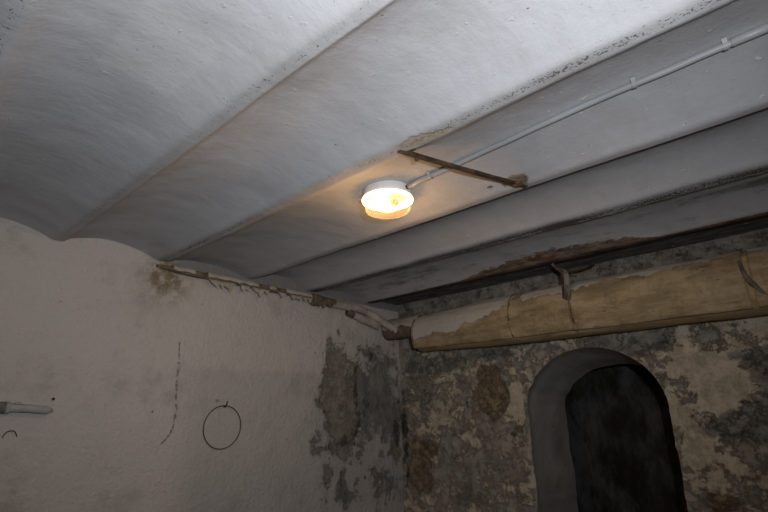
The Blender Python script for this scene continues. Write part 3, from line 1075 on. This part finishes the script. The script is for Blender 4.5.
# brown felt sleeve, flared at its open end
sl = dense([(2.165, py, 0.765), (2.36, py, 0.765)], 0.012)
sleeve = tube('felt_sleeve', sl, [0.040 - 0.010 * sst(0, 0.7, i / (len(sl) - 1)) for i in range(len(sl))], M['brownwrap'], hp_, 24, True, 0.12)
for k, (x, dz) in enumerate(((2.20, 0.03), (2.24, 0.035), (2.30, 0.022))):
    V = [(x - 0.02, py - 0.03, 0.742), (x + 0.022, py - 0.03, 0.742), (x + 0.012, py - 0.036, 0.742 - dz * 0.7), (x - 0.006, py - 0.035, 0.742 - dz), (x - 0.014, py - 0.033, 0.742 - dz * 0.4)]
    solid(raw('torn_scrap', V, [(0, 1, 2, 3, 4)], M['brownwrap'], sleeve, False), 0.003)
el = smooth_path([(2.34, py, 0.763), (2.50, py, 0.760), (2.63, py, 0.758), (2.70, py - 0.01, 0.742), (2.78, py - 0.04, 0.695), (2.86, py - 0.09, 0.640), (2.895, py - 0.13, 0.600)], 3)
ne = len(el)
tube('bent_pipe', el, [0.029 * (1 if i < ne - 4 else 1 - 0.14 * (i - ne + 4)) for i in range(ne)], M['paintpipe'], hp_, 24, True, 0.06)
st = dense([(2.525, py + 0.01, 0.716), (2.62, py + 0.005, 0.694), (2.80, py - 0.02, 0.650)], 0.012)
tube('insulation_stub', st, [0.026 + 0.006 * sst(0, 0.5, i / (len(st) - 1)) for i in range(len(st))], M['paintpipe'], hp_, 24, True, 0.08)
tube('stub_felt_end', dense([(2.505, py + 0.008, 0.722), (2.555, py + 0.008, 0.709)], 0.01), 0.029, M['brownwrap'], hp_, 20, True, 0.18)

# ------------------------------------------------------------------ things on the white wall
rp = [(1.565 + 0.115 * cos(a), DY - 0.012 - 0.004 * sin(a), -0.05 + 0.115 * sin(a)) for a in lins(0, 2 * PI, 65)][:-1]
V, F = [], []
seg = 8
for i, p in enumerate(rp):
    a = 2 * PI * i / 64
    rad_ = Vector((cos(a), 0, sin(a)))
    for k in range(seg):
        b = 2 * PI * k / seg
        q = Vector(p) + rad_ * 0.0027 * cos(b) + Vector((0, 1, 0)) * 0.0027 * sin(b)
        V.append(tuple(q))
for i in range(64):
    for k in range(seg):
        F.append((i * seg + k, i * seg + (k + 1) % seg, ((i + 1) % 64) * seg + (k + 1) % seg, ((i + 1) % 64) * seg + k))
tag(raw('wire_hoop', V, F, M['wire']), 'round dark wire hoop hanging flat on the white wall', 'hoop')
tag(tube('hook_nail', smooth_path([(1.572, DY + 0.012, 0.060), (1.572, DY - 0.018, 0.058), (1.574, DY - 0.022, 0.068), (1.580, DY - 0.020, 0.088)], 2), 0.0036, M['wire'], None, 8),
    'small bent nail the wire hoop hangs from', 'nail')
tag(tube('nail', [(0.714, DY + 0.01, 0.097), (0.714, DY - 0.010, 0.097), (0.714, DY - 0.011, 0.097), (0.714, DY - 0.014, 0.097)], [0.003, 0.003, 0.007, 0.006], M['wire'], None, 10),
    'dark nail head just above the tip of the white stub pipe', 'nail')
tag(tube('bent_wire', smooth_path([(0.553, DY + 0.006, -0.066), (0.556, DY - 0.006, -0.048), (0.566, DY - 0.010, -0.034), (0.590, DY - 0.010, -0.033), (0.600, DY - 0.008, -0.05), (0.606, DY + 0.004, -0.058)], 2), 0.0022, M['wire'], None, 8),
    'thin bent wire stuck in the wall under the white stub pipe', 'wire')
stub = empty('stub_pipe', (0.6, DY - 0.022, 0.06), 'limewashed stub of pipe lying along the white wall', 'pipe')
sp_ = dense([(0.30, DY - 0.030, 0.070), (0.62, DY - 0.028, 0.057), (0.70, DY - 0.026, 0.049), (0.716, DY - 0.026, 0.047)], 0.01)
ns = len(sp_)
tube('pipe_shaft', sp_, [(0.0185 - 0.002 * sst(0.6, 0.95, i / (ns - 1))) * math.sqrt(max(0.05, min(1.0, (ns - 1 - i + 0.3) / 2.2))) for i in range(ns)], M['stub'], stub, 20, True, 0.10)
tube('pipe_collar', dense([(0.44, DY - 0.030, 0.065), (0.535, DY - 0.030, 0.061)], 0.008), [0.0205 + (0.0035 if i > 8 else 0) for i in range(12)], M['collar'], stub, 20, True, 0.08)
tube('wire_binding', [(0.537, DY - 0.030, 0.0605), (0.545, DY - 0.030, 0.060), (0.553, DY - 0.030, 0.0597)], [0.0235, 0.0255, 0.0235], M['stub'], stub, 20)
crust('plaster_lump', (0.575, DY - 0.040, 0.077), (0.012, 0.008, 0.006), 1, M['stub'], stub, 2.0)

# ------------------------------------------------------------------ lift everything onto the floor level
for o in list(COL.objects):
    if o.parent is None:
        o.location.z += ZO

# ------------------------------------------------------------------ camera
f_px, yaw, pitch, roll = 501.39, 0.832222, math.radians(17.49517), math.radians(-1.30548)
cam_d = bpy.data.cameras.new('camera')
cam_d.sensor_fit = 'HORIZONTAL'
cam_d.sensor_width = 36.0
cam_d.lens = 36.0 * f_px / 768.0
cam_d.clip_start = 0.02
cam = bpy.data.objects.new('camera', cam_d)
COL.objects.link(cam)
fwd = Vector((sin(yaw) * cos(pitch), cos(yaw) * cos(pitch), sin(pitch)))
r0 = Vector((cos(yaw), -sin(yaw), 0))
u0 = r0.cross(fwd)
rr = r0 * cos(roll) + u0 * sin(roll)
uu = -r0 * sin(roll) + u0 * cos(roll)
mw = Matrix(((rr.x, uu.x, -fwd.x, 0), (rr.y, uu.y, -fwd.y, 0), (rr.z, uu.z, -fwd.z, ZO), (0, 0, 0, 1)))
cam.matrix_world = mw
SC.camera = cam

# ------------------------------------------------------------------ light
fl = bpy.data.lights.new('flash', 'SPOT')
fl.energy = 94
fl.color = (0.97, 0.98, 1.0)
fl.shadow_soft_size = 0.025
fl.spot_size = math.radians(126)
fl.spot_blend = 1.0
fo = bpy.data.objects.new('flash', fl)
COL.objects.link(fo)
fo.location = Vector((0, 0, ZO)) + r0 * 0.20 + Vector((0, 0, 0.16))
aim = fwd + Vector((0, 0, 0.14)) - r0 * 0.13
fo.rotation_euler = aim.to_track_quat('-Z', 'Y').to_euler()
bl = bpy.data.lights.new('bulb_light', 'POINT')
bl.energy = 6.5
bl.color = (1.0, 0.58, 0.27)
bl.shadow_soft_size = 0.075
bo = bpy.data.objects.new('bulb_light', bl)
COL.objects.link(bo)
bo.location = (LC[0], LC[1], ZO + lz - 0.050)

w = bpy.data.worlds.new('world')
w.use_nodes = True
w.node_tree.nodes['Background'].inputs[0].default_value = (0.02, 0.02, 0.022, 1)
w.node_tree.nodes['Background'].inputs[1].default_value = 0.2
SC.world = w
SC.view_settings.view_transform = 'Standard'
SC.view_settings.look = 'None'
SC.view_settings.exposure = 0.0
SC.view_settings.gamma = 1.0
